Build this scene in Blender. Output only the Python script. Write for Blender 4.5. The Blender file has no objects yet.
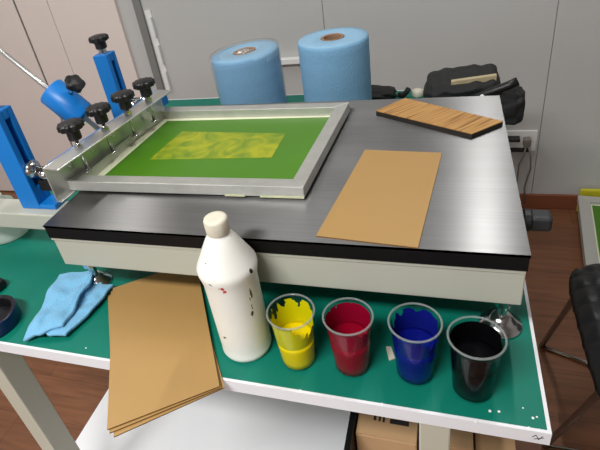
import bpy, bmesh, math, random
from mathutils import Vector, Matrix, noise
random.seed(7)
PI = math.pi
sc = bpy.context.scene
COL = sc.collection
V = Vector

# ---------------------------------------------------------------- camera frame
CAM = V((-0.1203, -0.5999, 1.4461))
PITCH, ROLL, YAW = math.radians(58.5443), math.radians(-10.845), math.radians(22.9405)
F = 501.47
ROT = Matrix.Rotation(YAW, 3, 'Z') @ Matrix.Rotation(PITCH, 3, 'X') @ Matrix.Rotation(ROLL, 3, 'Z')
TZ = 0.75          # table top
PZ = 0.9565        # steel plate top


def at(px, py, z):
    """point of the place seen at a photo pixel, on the horizontal plane z"""
    d = ROT @ V(((px - 300 + 36.95) / F, -(py - 225 + 32.44) / F, -1))
    return CAM + d * ((z - CAM.z) / d.z)


# ---------------------------------------------------------------- materials
def nodes(name):
    m = bpy.data.materials.new(name)
    m.use_nodes = True
    nt = m.node_tree
    return m, nt, nt.nodes['Principled BSDF']


def srgb(c):
    def f(v):
        v /= 255.0
        return v / 12.92 if v <= 0.04045 else ((v + 0.055) / 1.055) ** 2.4
    return tuple(f(v) for v in c) + (1.0,)


def mat(name, c, rough=0.5, metal=0.0, var=0.08, scale=20.0, bump=0.0, bscale=200.0, spec=0.5, coat=0.0, stretch=None, sheen=0.0):
    m, nt, b = nodes(name)
    N, L = nt.nodes, nt.links
    tc = N.new('ShaderNodeTexCoord')
    src = tc.outputs['Object']
    if stretch:
        mp = N.new('ShaderNodeMapping')
        mp.inputs['Scale'].default_value = stretch
        L.new(src, mp.inputs['Vector'])
        src = mp.outputs['Vector']
    nz = N.new('ShaderNodeTexNoise')
    nz.inputs['Scale'].default_value = scale
    nz.inputs['Detail'].default_value = 5
    L.new(src, nz.inputs['Vector'])
    base = srgb(c)
    mix = N.new('ShaderNodeMix')
    mix.data_type = 'RGBA'
    mix.inputs['A'].default_value = tuple(max(0, v * (1 - var)) for v in base[:3]) + (1,)
    mix.inputs['B'].default_value = tuple(min(1, v * (1 + var)) for v in base[:3]) + (1,)
    L.new(nz.outputs['Fac'], mix.inputs['Factor'])
    L.new(mix.outputs['Result'], b.inputs['Base Color'])
    b.inputs['Roughness'].default_value = rough
    b.inputs['Metallic'].default_value = metal
    b.inputs['Specular IOR Level'].default_value = spec
    b.inputs['Coat Weight'].default_value = coat
    b.inputs['Coat Roughness'].default_value = 0.08
    b.inputs['Sheen Weight'].default_value = sheen
    if bump:
        n2 = N.new('ShaderNodeTexNoise')
        n2.inputs['Scale'].default_value = bscale
        n2.inputs['Detail'].default_value = 4
        L.new(src, n2.inputs['Vector'])
        bp = N.new('ShaderNodeBump')
        bp.inputs['Strength'].default_value = bump
        bp.inputs['Distance'].default_value = 0.004
        L.new(n2.outputs['Fac'], bp.inputs['Height'])
        L.new(bp.outputs['Normal'], b.inputs['Normal'])
    return m


def mat_steel():
    """brushed steel, the brush running along X"""
    m, nt, b = nodes('brushed_steel')
    N, L = nt.nodes, nt.links
    tc = N.new('ShaderNodeTexCoord')
    mp = N.new('ShaderNodeMapping')
    mp.inputs['Scale'].default_value = (2.0, 350.0, 20.0)
    L.new(tc.outputs['Object'], mp.inputs['Vector'])
    nz = N.new('ShaderNodeTexNoise')
    nz.inputs['Scale'].default_value = 1.5
    nz.inputs['Detail'].default_value = 6
    L.new(mp.outputs['Vector'], nz.inputs['Vector'])
    cr = N.new('ShaderNodeValToRGB')
    cr.color_ramp.elements[0].position = 0.3
    cr.color_ramp.elements[0].color = (0.21, 0.21, 0.21, 1)
    cr.color_ramp.elements[1].position = 0.7
    cr.color_ramp.elements[1].color = (0.26, 0.26, 0.26, 1)
    L.new(nz.outputs['Fac'], cr.inputs['Fac'])
    # worn patches and smears
    n3 = N.new('ShaderNodeTexNoise')
    n3.inputs['Scale'].default_value = 6
    n3.inputs['Detail'].default_value = 4
    L.new(tc.outputs['Object'], n3.inputs['Vector'])
    mr = N.new('ShaderNodeMapRange')
    mr.inputs['From Min'].default_value = 0.35
    mr.inputs['From Max'].default_value = 0.7
    mr.inputs['To Min'].default_value = 0.34
    mr.inputs['To Max'].default_value = 0.40
    L.new(n3.outputs['Fac'], mr.inputs['Value'])
    L.new(mr.outputs['Result'], b.inputs['Roughness'])
    L.new(cr.outputs['Color'], b.inputs['Base Color'])
    b.inputs['Metallic'].default_value = 1.0
    b.inputs['Anisotropic'].default_value = 0.96
    tg = N.new('ShaderNodeCombineXYZ')
    tg.inputs['Y'].default_value = 1.0
    L.new(tg.outputs['Vector'], b.inputs['Tangent'])
    bp = N.new('ShaderNodeBump')
    return m


def mat_floor():
    m, nt, b = nodes('wood_floor')
    N, L = nt.nodes, nt.links
    tc = N.new('ShaderNodeTexCoord')
    br = N.new('ShaderNodeTexBrick')
    br.offset = 0.4
    br.inputs['Scale'].default_value = 1.0
    br.inputs['Brick Width'].default_value = 1.2
    br.inputs['Row Height'].default_value = 0.16
    br.inputs['Mortar Size'].default_value = 0.0008
    br.inputs['Color1'].default_value = srgb((132, 86, 58))
    br.inputs['Color2'].default_value = srgb((118, 77, 52))
    br.inputs['Mortar'].default_value = srgb((76, 44, 30))
    L.new(tc.outputs['Object'], br.inputs['Vector'])
    mp = N.new('ShaderNodeMapping')
    mp.inputs['Scale'].default_value = (2.0, 26.0, 1.0)
    L.new(tc.outputs['Object'], mp.inputs['Vector'])
    nz = N.new('ShaderNodeTexNoise')
    nz.inputs['Scale'].default_value = 2.2
    nz.inputs['Detail'].default_value = 7
    nz.inputs['Distortion'].default_value = 0.6
    L.new(mp.outputs['Vector'], nz.inputs['Vector'])
    mr = N.new('ShaderNodeMapRange')
    mr.inputs['From Min'].default_value = 0.3
    mr.inputs['From Max'].default_value = 0.7
    mr.inputs['To Min'].default_value = 0.72
    mr.inputs['To Max'].default_value = 1.2
    L.new(nz.outputs['Fac'], mr.inputs['Value'])
    mx = N.new('ShaderNodeMix')
    mx.data_type = 'RGBA'
    mx.blend_type = 'MULTIPLY'
    mx.inputs['Factor'].default_value = 1
    L.new(br.outputs['Color'], mx.inputs['A'])
    L.new(mr.outputs['Result'], mx.inputs['B'])
    L.new(mx.outputs['Result'], b.inputs['Base Color'])
    b.inputs['Roughness'].default_value = 0.42
    return m


def mat_wood_block():
    """yellow wood with dark grain lines across the block"""
    m, nt, b = nodes('grained_wood')
    N, L = nt.nodes, nt.links
    tc = N.new('ShaderNodeTexCoord')
    m0 = N.new('ShaderNodeMapping')
    m0.inputs['Rotation'].default_value = (0, 0, math.radians(-47))
    L.new(tc.outputs['Object'], m0.inputs['Vector'])
    mp = N.new('ShaderNodeMapping')
    mp.inputs['Scale'].default_value = (5.0, 120.0, 5.0)
    L.new(m0.outputs['Vector'], mp.inputs['Vector'])
    nz = N.new('ShaderNodeTexNoise')
    nz.inputs['Scale'].default_value = 1.6
    nz.inputs['Detail'].default_value = 5
    L.new(mp.outputs['Vector'], nz.inputs['Vector'])
    cr = N.new('ShaderNodeValToRGB')
    e = cr.color_ramp.elements
    e[0].position = 0.33
    e[0].color = srgb((122, 82, 40))
    e[1].position = 0.62
    e[1].color = srgb((186, 144, 86))
    k = e.new(0.46)
    k.color = srgb((168, 122, 64))
    L.new(nz.outputs['Fac'], cr.inputs['Fac'])
    L.new(cr.outputs['Color'], b.inputs['Base Color'])
    b.inputs['Roughness'].default_value = 0.55
    return m


def mat_clear(name, tint, gloss=0.5, rough=0.04, alpha=0.0, body=(255, 255, 255)):
    """thin clear plastic: see-through straight on, glossy at a grazing angle; alpha adds a milky body"""
    m = bpy.data.materials.new(name)
    m.use_nodes = True
    nt = m.node_tree
    N, L = nt.nodes, nt.links
    N.clear()
    out = N.new('ShaderNodeOutputMaterial')
    tr = N.new('ShaderNodeBsdfTransparent')
    tr.inputs['Color'].default_value = srgb(tint)
    gl = N.new('ShaderNodeBsdfGlossy')
    gl.inputs['Roughness'].default_value = rough
    lw = N.new('ShaderNodeLayerWeight')
    lw.inputs['Blend'].default_value = 0.5
    pw = N.new('ShaderNodeMath')
    pw.operation = 'POWER'
    pw.inputs[1].default_value = 3.5
    L.new(lw.outputs['Facing'], pw.inputs[0])
    mr = N.new('ShaderNodeMapRange')
    mr.inputs['To Min'].default_value = 0.005
    mr.inputs['To Max'].default_value = gloss
    L.new(pw.outputs['Value'], mr.inputs['Value'])
    a = N.new('ShaderNodeMixShader')
    L.new(mr.outputs['Result'], a.inputs['Fac'])
    L.new(tr.outputs['BSDF'], a.inputs[1])
    L.new(gl.outputs['BSDF'], a.inputs[2])
    last = a
    if alpha:
        df = N.new('ShaderNodeBsdfDiffuse')
        df.inputs['Color'].default_value = srgb(body)
        tl = N.new('ShaderNodeBsdfTranslucent')
        tl.inputs['Color'].default_value = srgb(body)
        dm = N.new('ShaderNodeMixShader')
        dm.inputs['Fac'].default_value = 0.4
        L.new(df.outputs['BSDF'], dm.inputs[1])
        L.new(tl.outputs['BSDF'], dm.inputs[2])
        k = N.new('ShaderNodeMixShader')
        k.inputs['Fac'].default_value = alpha
        L.new(a.outputs['Shader'], k.inputs[1])
        L.new(dm.outputs['Shader'], k.inputs[2])
        last = k
    L.new(last.outputs['Shader'], out.inputs['Surface'])
    return m


def mat_smear(name, c, lo, hi):
    """paint film on the inside of a cup, torn open in places; lo/hi are heights over which it thins out"""
    m, nt, b = nodes(name)
    N, L = nt.nodes, nt.links
    b.inputs['Base Color'].default_value = srgb(c)
    b.inputs['Roughness'].default_value = 0.22
    b.inputs['Specular IOR Level'].default_value = 0.12
    tc = N.new('ShaderNodeTexCoord')
    mp = N.new('ShaderNodeMapping')
    mp.inputs['Scale'].default_value = (1, 1, 0.45)
    L.new(tc.outputs['Object'], mp.inputs['Vector'])
    nz = N.new('ShaderNodeTexNoise')
    nz.inputs['Scale'].default_value = 38
    nz.inputs['Detail'].default_value = 3
    L.new(mp.outputs['Vector'], nz.inputs['Vector'])
    sp = N.new('ShaderNodeSeparateXYZ')
    L.new(tc.outputs['Object'], sp.inputs['Vector'])
    mr = N.new('ShaderNodeMapRange')
    mr.inputs['From Min'].default_value = lo
    mr.inputs['From Max'].default_value = hi
    mr.inputs['To Min'].default_value = 0.25
    mr.inputs['To Max'].default_value = 0.72
    L.new(sp.outputs['Z'], mr.inputs['Value'])
    gt = N.new('ShaderNodeMath')
    gt.operation = 'GREATER_THAN'
    L.new(nz.outputs['Fac'], gt.inputs[0])
    L.new(mr.outputs['Result'], gt.inputs[1])
    L.new(gt.outputs['Value'], b.inputs['Alpha'])
    return m


def mat_bottle():
    """milky white plastic with splashes of paint"""
    m, nt, b = nodes('stained_white_plastic')
    N, L = nt.nodes, nt.links
    tc = N.new('ShaderNodeTexCoord')
    base = srgb((232, 230, 220))
    col = None
    nz = N.new('ShaderNodeTexNoise')
    nz.inputs['Scale'].default_value = 12
    L.new(tc.outputs['Object'], nz.inputs['Vector'])
    mx = N.new('ShaderNodeMix')
    mx.data_type = 'RGBA'
    mx.inputs['A'].default_value = srgb((228, 226, 214))
    mx.inputs['B'].default_value = srgb((240, 240, 236))
    L.new(nz.outputs['Fac'], mx.inputs['Factor'])
    col = mx.outputs['Result']
    wob = N.new('ShaderNodeTexNoise')
    wob.inputs['Scale'].default_value = 90
    wob.inputs['Detail'].default_value = 3
    L.new(tc.outputs['Object'], wob.inputs['Vector'])
    off = N.new('ShaderNodeVectorMath')
    off.operation = 'MULTIPLY_ADD'
    off.inputs[1].default_value = (0.012, 0.012, 0.012)
    L.new(wob.outputs['Color'], off.inputs[0])
    L.new(tc.outputs['Object'], off.inputs[2])
    for (p, r, c, sq) in BOTTLE_SPOTS:
        d = N.new('ShaderNodeVectorMath')
        d.operation = 'SUBTRACT'
        L.new(off.outputs['Vector'], d.inputs[0])
        d.inputs[1].default_value = (p[0] + .006, p[1] + .006, p[2] + .006)
        s = N.new('ShaderNodeVectorMath')
        s.operation = 'MULTIPLY'
        s.inputs[1].default_value = (1, 1, sq)
        L.new(d.outputs['Vector'], s.inputs[0])
        ln = N.new('ShaderNodeVectorMath')
        ln.operation = 'LENGTH'
        L.new(s.outputs['Vector'], ln.inputs[0])
        lt = N.new('ShaderNodeMath')
        lt.operation = 'LESS_THAN'
        L.new(ln.outputs['Value'], lt.inputs[0])
        lt.inputs[1].default_value = r
        k = N.new('ShaderNodeMix')
        k.data_type = 'RGBA'
        L.new(lt.outputs['Value'], k.inputs['Factor'])
        L.new(col, k.inputs['A'])
        k.inputs['B'].default_value = srgb(c)
        col = k.outputs['Result']
    L.new(col, b.inputs['Base Color'])
    b.inputs['Roughness'].default_value = 0.38
    b.inputs['Subsurface Weight'].default_value = 0.15
    b.inputs['Subsurface Radius'].default_value = (0.02, 0.02, 0.02)
    return m


def mat_stencil():
    """yellow print area of the screen: a vague leafy picture in yellow and green"""
    m, nt, b = nodes('stencil_yellow')
    N, L = nt.nodes, nt.links
    tc = N.new('ShaderNodeTexCoord')
    nz = N.new('ShaderNodeTexNoise')
    nz.inputs['Scale'].default_value = 16
    nz.inputs['Detail'].default_value = 5
    nz.inputs['Distortion'].default_value = 1.4
    L.new(tc.outputs['Object'], nz.inputs['Vector'])
    cr = N.new('ShaderNodeValToRGB')
    e = cr.color_ramp.elements
    e[0].position = 0.34
    e[0].color = srgb((98, 132, 26))
    e[1].position = 0.62
    e[1].color = srgb((160, 164, 22))
    L.new(nz.outputs['Fac'], cr.inputs['Fac'])
    L.new(cr.outputs['Color'], b.inputs['Base Color'])
    b.inputs['Roughness'].default_value = 0.4
    return m


BOTTLE_SPOTS = []      # filled before mat_bottle() is called

M = {}
M['wall'] = mat('wall_paint', (186, 186, 184), 0.65, var=0.03, scale=2.5)
M['door'] = mat('pinkish_panel', (220, 208, 202), 0.55, var=0.03, scale=2.0)
M['jamb'] = mat('grey_trim', (122, 122, 120), 0.5, var=0.05)
M['white'] = mat('white_plastic', (226, 226, 224), 0.4, var=0.03)
M['black_gap'] = mat('black_gap', (18, 18, 20), 0.6)
M['ceiling'] = mat('ceiling_paint', (190, 190, 190), 0.8, var=0.02)
M['skirting'] = mat('skirting_wood', (128, 74, 48), 0.5, var=0.12, scale=8, stretch=(1, 8, 12))
M['floor'] = mat_floor()
M['green_top'] = mat('green_mat', (2, 112, 94), 0.5, var=0.06, scale=9, bump=0.05, bscale=350, spec=0.3)
M['edge'] = mat('pale_edging', (226, 226, 230), 0.45, var=0.03)
M['cream'] = mat('cream_enamel', (178, 179, 166), 0.4, var=0.03, scale=6)
M['leg'] = mat('grey_cream_enamel', (186, 182, 166), 0.45, var=0.04, scale=6)
M['steel'] = mat_steel()
M['core'] = mat('black_core', (8, 8, 10), 0.55, var=0.1, spec=0.25)
M['chrome'] = mat('chrome', (205, 205, 205), 0.16, 1.0, var=0.05)
M['satin'] = mat('satin_steel', (190, 190, 188), 0.38, 0.8, var=0.05)
M['alu'] = mat('cast_aluminium', (190, 190, 184), 0.42, 0.6, var=0.16, scale=30, bump=0.1, bscale=120)
M['clamp'] = mat('clamp_aluminium', (206, 208, 202), 0.32, 0.75, var=0.06, scale=14)
M['blue'] = mat('blue_enamel', (8, 116, 196), 0.4, var=0.05, scale=8)
M['knob'] = mat('black_plastic', (16, 16, 17), 0.42, var=0.1)
M['grey_knob'] = mat('dark_grey_plastic', (40, 43, 46), 0.45, var=0.1)
M['mesh'] = mat('pale_yellow_mesh', (232, 235, 204), 0.5, var=0.06, scale=14)
M['emulsion'] = mat('green_emulsion', (70, 122, 18), 0.35, var=0.12, scale=7)
M['stencil'] = mat_stencil()
M['glue'] = mat('dried_glue', (206, 208, 170), 0.5, var=0.25, scale=40)
M['tan'] = mat('tan_board', (166, 131, 78), 0.5, var=0.04, scale=10)
M['tan_edge'] = mat('tan_board_edge', (120, 88, 48), 0.6, var=0.1)
M['wood_block'] = mat_wood_block()
M['dark_wood'] = mat('dark_block_side', (34, 30, 26), 0.5, var=0.2, scale=30)
M['roll'] = mat('blue_wiping_paper', (118, 164, 198), 0.9, var=0.06, scale=30, bump=0.35, bscale=160)
M['roll_top'] = mat('blue_paper_edges', (138, 178, 206), 0.95, var=0.06, scale=60, bump=0.3, bscale=260)
M['card_core'] = mat('cardboard_core', (150, 118, 92), 0.9, var=0.12)
M['core_hole'] = mat('core_inside', (96, 76, 62), 0.9, var=0.12)
M['film'] = mat_clear('clear_wrap', (250, 252, 253), 0.5, 0.1, 0.06, (235, 240, 245))
M['foil'] = mat('crumpled_wrap', (190, 185, 180), 0.25, 0.6, var=0.5, scale=120, bump=0.8, bscale=160)
M['cup'] = mat_clear('clear_cup_plastic', (250, 252, 252), 0.12, 0.04)
M['jar'] = mat_clear('milky_jar_plastic', (236, 246, 240), 0.5, 0.2, 0.72, (226, 236, 228))
M['cap'] = mat('dirty_white_cap', (214, 208, 190), 0.5, var=0.22, scale=60)
M['cloth'] = mat('blue_cloth', (112, 172, 208), 0.95, var=0.06, scale=60, bump=0.5, bscale=260, sheen=0.2)
M['navy'] = mat('navy_plastic', (14, 30, 74), 0.3, var=0.1)
M['dark_in'] = mat('black_inside', (14, 14, 18), 0.35)
M['bag'] = mat('black_nylon', (27, 28, 29), 0.8, var=0.15, scale=30, bump=0.3, bscale=220)
M['zip'] = mat('beige_zip', (178, 164, 130), 0.7, var=0.15, scale=60)
M['leather'] = mat('black_leather', (30, 30, 32), 0.38, var=0.15, bump=0.25, bscale=300)
M['chair_metal'] = mat('chair_metal', (176, 168, 160), 0.22, 1.0, var=0.08)
M['card'] = mat('cardboard', (190, 152, 112), 0.85, var=0.06, scale=12)
M['tape'] = mat('packing_tape', (176, 146, 100), 0.35, var=0.06)
M['ink'] = mat('black_ink', (40, 36, 34), 0.8)
M['board'] = mat('white_board', (250, 250, 255), 0.6, var=0.02, scale=4)
M['white_frame'] = mat('pale_frame', (186, 186, 180), 0.5, 0.2, var=0.06)
M['yellow'] = mat('yellow_mesh', (196, 190, 40), 0.5, var=0.1, scale=30)
M['cable'] = mat('grey_cable', (120, 112, 104), 0.6)
M['speck'] = mat('dried_white_paint', (226, 230, 228), 0.6)
M['paper'] = mat('torn_paper', (196, 190, 176), 0.8, var=0.1)
M['pale_cap'] = mat('pale_cap', (206, 200, 182), 0.5, var=0.06)

# ---------------------------------------------------------------- mesh helpers
OFF = {}      # object name -> world origin of the thing


def thing(name, label, cat, loc, group=None):
    o = bpy.data.objects.new(name, None)
    o.empty_display_size = 0.05
    COL.objects.link(o)
    o.location = loc
    OFF[o.name] = V(loc)
    o['label'] = label
    o['category'] = cat
    if group:
        o['group'] = group
    return o


def tag(o, label, cat, group=None):
    o['label'] = label
    o['category'] = cat
    if group:
        o['group'] = group
    return o


def obj(name, bm, m, parent=None, loc=None, smooth=False, bevel=0.0, segs=2, label=None, solid=0.0, sub=0):
    """bm is in world coordinates; it becomes ONE mesh object around its thing's origin"""
    if parent is not None:
        o0 = OFF[parent.name]
    elif loc is not None:
        o0 = V(loc)
    else:
        lo = V((min(v.co.x for v in bm.verts), min(v.co.y for v in bm.verts), min(v.co.z for v in bm.verts)))
        hi = V((max(v.co.x for v in bm.verts), max(v.co.y for v in bm.verts), max(v.co.z for v in bm.verts)))
        o0 = V(((lo.x + hi.x) / 2, (lo.y + hi.y) / 2, lo.z))
    bmesh.ops.translate(bm, verts=bm.verts, vec=-o0)
    bmesh.ops.recalc_face_normals(bm, faces=bm.faces)
    me = bpy.data.meshes.new(name)
    for p in bm.faces:
        p.smooth = smooth
    bm.to_mesh(me)
    bm.free()
    for x in (m if isinstance(m, (list, tuple)) else [m]):
        me.materials.append(x)
    o = bpy.data.objects.new(name, me)
    COL.objects.link(o)
    OFF[o.name] = o0
    if parent is not None:
        o.parent = parent
    else:
        o.location = o0
    if solid:
        s = o.modifiers.new('thickness', 'SOLIDIFY')
        s.thickness = solid
        s.offset = -1
    if bevel:
        b = o.modifiers.new('bevel', 'BEVEL')
        b.width = bevel
        b.segments = segs
        b.limit_method = 'ANGLE'
        b.angle_limit = math.radians(40)
    if sub:
        s = o.modifiers.new('subdivision', 'SUBSURF')
        s.levels = s.render_levels = sub
    if label:
        o['label'] = label
    return o


def struct(name, bm, m, **k):
    o = obj(name, bm, m, **k)
    o['kind'] = 'structure'
    return o


def B():
    return bmesh.new()


def box(bm, x0, x1, y0, y1, z0, z1, mi=0):
    v = [bm.verts.new((x, y, z)) for z in (z0, z1) for (x, y) in ((x0, y0), (x1, y0), (x1, y1), (x0, y1))]
    for f in ((0, 3, 2, 1), (4, 5, 6, 7), (0, 1, 5, 4), (1, 2, 6, 5), (2, 3, 7, 6), (3, 0, 4, 7)):
        fc = bm.faces.new([v[i] for i in f])
        fc.material_index = mi
    return bm


def prism(bm, pts, z0, z1, mi=0, side=None):
    """pts: list of (x, y) outline; walls between z0 and z1 (numbers or callables of (x, y))"""
    f0 = z0 if callable(z0) else (lambda x, y: z0)
    f1 = z1 if callable(z1) else (lambda x, y: z1)
    a = [bm.verts.new((x, y, f0(x, y))) for x, y in pts]
    c = [bm.verts.new((x, y, f1(x, y))) for x, y in pts]
    n = len(pts)
    bm.faces.new(a[::-1]).material_index = mi
    bm.faces.new(c).material_index = mi
    for i in range(n):
        bm.faces.new((a[i], a[(i + 1) % n], c[(i + 1) % n], c[i])).material_index = mi if side is None else side
    return bm


def frame_of(d):
    d = V(d).normalized()
    up = V((0, 0, 1)) if abs(d.z) < 0.9 else V((1, 0, 0))
    a = d.cross(up).normalized()
    return a, d.cross(a).normalized(), d


def rings(bm, rs, closed=False, cap=True, mi=0):
    n = len(rs[0])
    vs = [[bm.verts.new(p) for p in r] for r in rs]
    m = len(vs)
    for i in range(m if closed else m - 1):
        for j in range(n):
            f = bm.faces.new((vs[i][j], vs[i][(j + 1) % n], vs[(i + 1) % m][(j + 1) % n], vs[(i + 1) % m][j]))
            f.material_index = mi
    if cap and not closed:
        bm.faces.new(vs[0][::-1]).material_index = mi
        bm.faces.new(vs[-1]).material_index = mi
    return bm


def cyl(bm, p0, p1, r0, r1=None, n=24, mi=0):
    p0, p1 = V(p0), V(p1)
    r1 = r0 if r1 is None else r1
    a, b, d = frame_of(p1 - p0)
    rs = [[p + r * (a * math.cos(2 * PI * k / n) + b * math.sin(2 * PI * k / n)) for k in range(n)] for p, r in ((p0, r0), (p1, r1))]
    return rings(bm, rs, mi=mi)


def tube(bm, pts, r, n=10, closed=False):
    pts = [V(p) for p in pts]
    rs = []
    for i, p in enumerate(pts):
        d = (pts[min(i + 1, len(pts) - 1)] - pts[max(i - 1, 0)])
        a, b, _ = frame_of(d)
        rs.append([p + r * (a * math.cos(2 * PI * k / n) + b * math.sin(2 * PI * k / n)) for k in range(n)])
    return rings(bm, rs, closed)


def lathe(bm, c, prof, n=40, axis=(0, 0, 1), mi=0, lump=None, cap=(True, True)):
    """prof: list of (radius, height) along axis from c"""
    c = V(c)
    ax = V(axis).normalized()
    if abs(ax.z) > 0.999:
        a, b = V((1, 0, 0)), V((0, 1, 0))
    else:
        a, b, _ = frame_of(ax)
    vs = []
    for r, h in prof:
        row = []
        for k in range(n):
            t = 2 * PI * k / n
            rr = r * (lump(t, h) if lump else 1)
            row.append(bm.verts.new(c + ax * h + rr * (a * math.cos(t) + b * math.sin(t))))
        vs.append(row)
    for i in range(len(vs) - 1):
        for j in range(n):
            bm.faces.new((vs[i][j], vs[i][(j + 1) % n], vs[i + 1][(j + 1) % n], vs[i + 1][j])).material_index = mi
    if cap[0]:
        bm.faces.new(vs[0][::-1]).material_index = mi
    if cap[1]:
        bm.faces.new(vs[-1]).material_index = mi
    return bm


def star_knob(bm, c, axis, r=0.025, n=8, hub=0.5, h=0.016, hh=0.015, amp=0.055):
    """scalloped hand knob: hub from c up the axis, then the lobed head"""
    N_ = n * 6
    prof = [(r * hub * 0.92, 0), (r * hub, 0.002), (r * hub, hh), (r * 0.86, hh + 0.001), (r, hh + 0.003), (r, hh + h - 0.003), (r * 0.93, hh + h - 0.0005), (r * 0.55, hh + h + 0.002), (r * 0.1, hh + h + 0.003)]

    def lump(t, z):
        return 1 + (amp * math.copysign(abs(math.cos(n * t)) ** 0.7, math.cos(n * t)) if z > hh + 0.0005 and z < hh + h else 0)
    return lathe(bm, c, prof, N_, axis, lump=lump)


def loft_quad(bm, A, Bq, Cq, D, nx, ny, fz):
    """grid over the quad A B C D (A->B first direction, A->D second), z offset fz(u, v)"""
    g = []
    for j in range(ny + 1):
        v = j / ny
        row = []
        for i in range(nx + 1):
            u = i / nx
            p = (A * (1 - u) + Bq * u) * (1 - v) + (D * (1 - u) + Cq * u) * v
            dx, dy, dz = fz(u, v)
            row.append(bm.verts.new((p.x + dx, p.y + dy, p.z + dz)))
        g.append(row)
    for j in range(ny):
        for i in range(nx):
            bm.faces.new((g[j][i], g[j][i + 1], g[j + 1][i + 1], g[j + 1][i]))
    return bm


def blob(bm, c, size, amp=0.12, freq=6.0, seed=0.0, box_=0.55, sub=5):
    """rounded lump between an ellipsoid and a box, with folds; flat underneath"""
    t = B()
    bmesh.ops.create_icosphere(t, subdivisions=sub, radius=1.0)
    for v in t.verts:
        p = v.co.copy()
        q = V([math.copysign(abs(k) ** box_, k) for k in p])
        n = noise.noise(p * freq * 0.35 + V((seed, seed * 2, 0)))
        q *= 1 + amp * n
        q.z = max(q.z, -0.92)
        v.co = V(c) + V((q.x * size[0], q.y * size[1], q.z * size[2]))
    vm = {v: bm.verts.new(v.co) for v in t.verts}
    for f in t.faces:
        bm.faces.new([vm[v] for v in f.verts])
    t.free()
    return bm


# ---------------------------------------------------------------- the room
WY = 1.52
X0, X1, Y0, CH = -3.2, 2.6, -3.2, 2.75
struct('floor', box(B(), X0 - .1, X1 + .1, Y0 - .1, WY + .1, -0.1, 0), M['floor'])
struct('ceiling', box(B(), X0 - .1, X1 + .1, Y0 - .1, WY + .1, CH, CH + 0.1), M['ceiling'])
bm = B()
xs = [X0 - .1, -0.599, 0.267, X1 + .1]          # sheets of wall panelling with fine joints
for a, b in zip(xs, xs[1:]):
    box(bm, a + .0015, b - .0015, WY, WY + .1, 0, CH)
struct('wall_back', bm, M['wall'])
struct('trim_4', box(B(), X0, X1, WY + .003, WY + .02, 0, CH), M['jamb'])   # behind the joints
struct('wall_left', box(B(), X0 - .1, X0, Y0, WY, 0, CH), M['wall'])
struct('wall_right', box(B(), X1, X1 + .1, Y0, WY, 0, CH), M['wall'])
struct('wall_front', box(B(), X0 - .1, X1 + .1, Y0 - .1, Y0, 0, CH), M['wall'])
struct('baseboard_back', box(B(), -1.38, X1, WY - .012, WY, 0, 0.075), M['skirting'], bevel=.004)
# pinkish door panels at the left, with a black gap and a faint joint
bm = B()
box(bm, -1.932, -1.562, WY - .02, WY, 0.01, 2.4)
box(bm, -2.124, -1.935, WY - .02, WY, 0.01, 2.4)
struct('door_1', bm, M['door'])
struct('door_2', box(B(), -3.0, -2.136, WY - .02, WY, 0.01, 2.4), M['door'])
struct('trim_1', box(B(), -2.138, -2.122, WY - .012, WY, 0.01, 2.4), M['black_gap'])
struct('trim_2', box(B(), -1.475, -1.437, WY - .012, WY, 0, 2.45), M['jamb'])
bm = B()
box(bm, -1.428, -1.398, WY - .006, WY, 0.63, 1.03)
for k in range(3):
    box(bm, -1.405, -1.396, WY - .022, WY - .006, 0.65 + k * .13, 0.74 + k * .13)
struct('trim_3', bm, M['white'])

# ---------------------------------------------------------------- work table
TX0, TX1, TY0, TY1 = -1.27, 0.0315, -0.1266, 1.12
t = thing('work_table', 'long work table with green top, pale edging and cream steel legs', 'table', (-0.6, 0.5, 0))
obj('tabletop', box(B(), TX0 + .002, TX1 - .002, TY0 + .002, TY1 - .002, TZ - 0.03, TZ), M['green_top'], t, label='green table top')
bm = B()
e = 0.004
box(bm, TX0 - .001, TX1 + .001, TY0 - .001, TY0 + e, TZ - .026, TZ + .0004)
box(bm, TX0 - .001, TX1 + .001, TY1 - e, TY1 + .001, TZ - .026, TZ + .0004)
box(bm, TX0 - .001, TX0 + e, TY0 + e, TY1 - e, TZ - .026, TZ + .0004)
box(bm, TX1 - e, TX1 + .001, TY0 + e, TY1 - e, TZ - .026, TZ + .0004)
obj('edge_banding', bm, M['edge'], t, label='white table edging')
for x, y in ((-1.057, -0.078), (-0.118, -0.092), (-1.057, 1.06), (-0.118, 1.06)):
    bm = box(B(), x - .023, x + .023, y - .03, y + .03, 0.0084 if (x < -.5 and y < 0) else 0.0, TZ - .03)
    obj('leg', bm, M['leg'], t, bevel=.003)
bm = B()
box(bm, -1.033, -0.142, 1.045, 1.075, TZ - .08, TZ - .03)
box(bm, -1.072, -1.042, -0.047, 1.03, TZ - .08, TZ - .03)
box(bm, -0.133, -0.103, -0.061, 1.03, TZ - .08, TZ - .03)
obj('apron', bm, M['leg'], t)
for px, py, r in ((490, 411, .0022), (499, 411.5, .002), (533, 418, .002), (537, 417, .0015), (529, 428, .0022), (539.5, 430, .002), (523, 408, .0012), (86, 348, .0015), (300, 391, .003), (382, 404, .002), (476, 422, .002)):
    p = at(px, py, TZ)
    bm = lathe(B(), (p.x, p.y, TZ), [(r, 0), (r * .9, .0006), (r * .3, .0009)], 10)
    obj('paint_speck', bm, M['speck'], t, label='dried white paint speck')
bm = B()
for a, b in (((.010, .0), (.014, .006)), ((.014, .006), (.018, -.004)), ((.018, -.004), (.022, .005)), ((.012, -.004), (.024, .002))):
    tube(bm, [(a[0], TY0 - .001, TZ - .013 + a[1]), (b[0], TY0 - .001, TZ - .013 + b[1])], .0006, 6)
obj('pencil_scribble', bm, M['ink'], t, label='scribbled mark on the corner edge')

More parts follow.
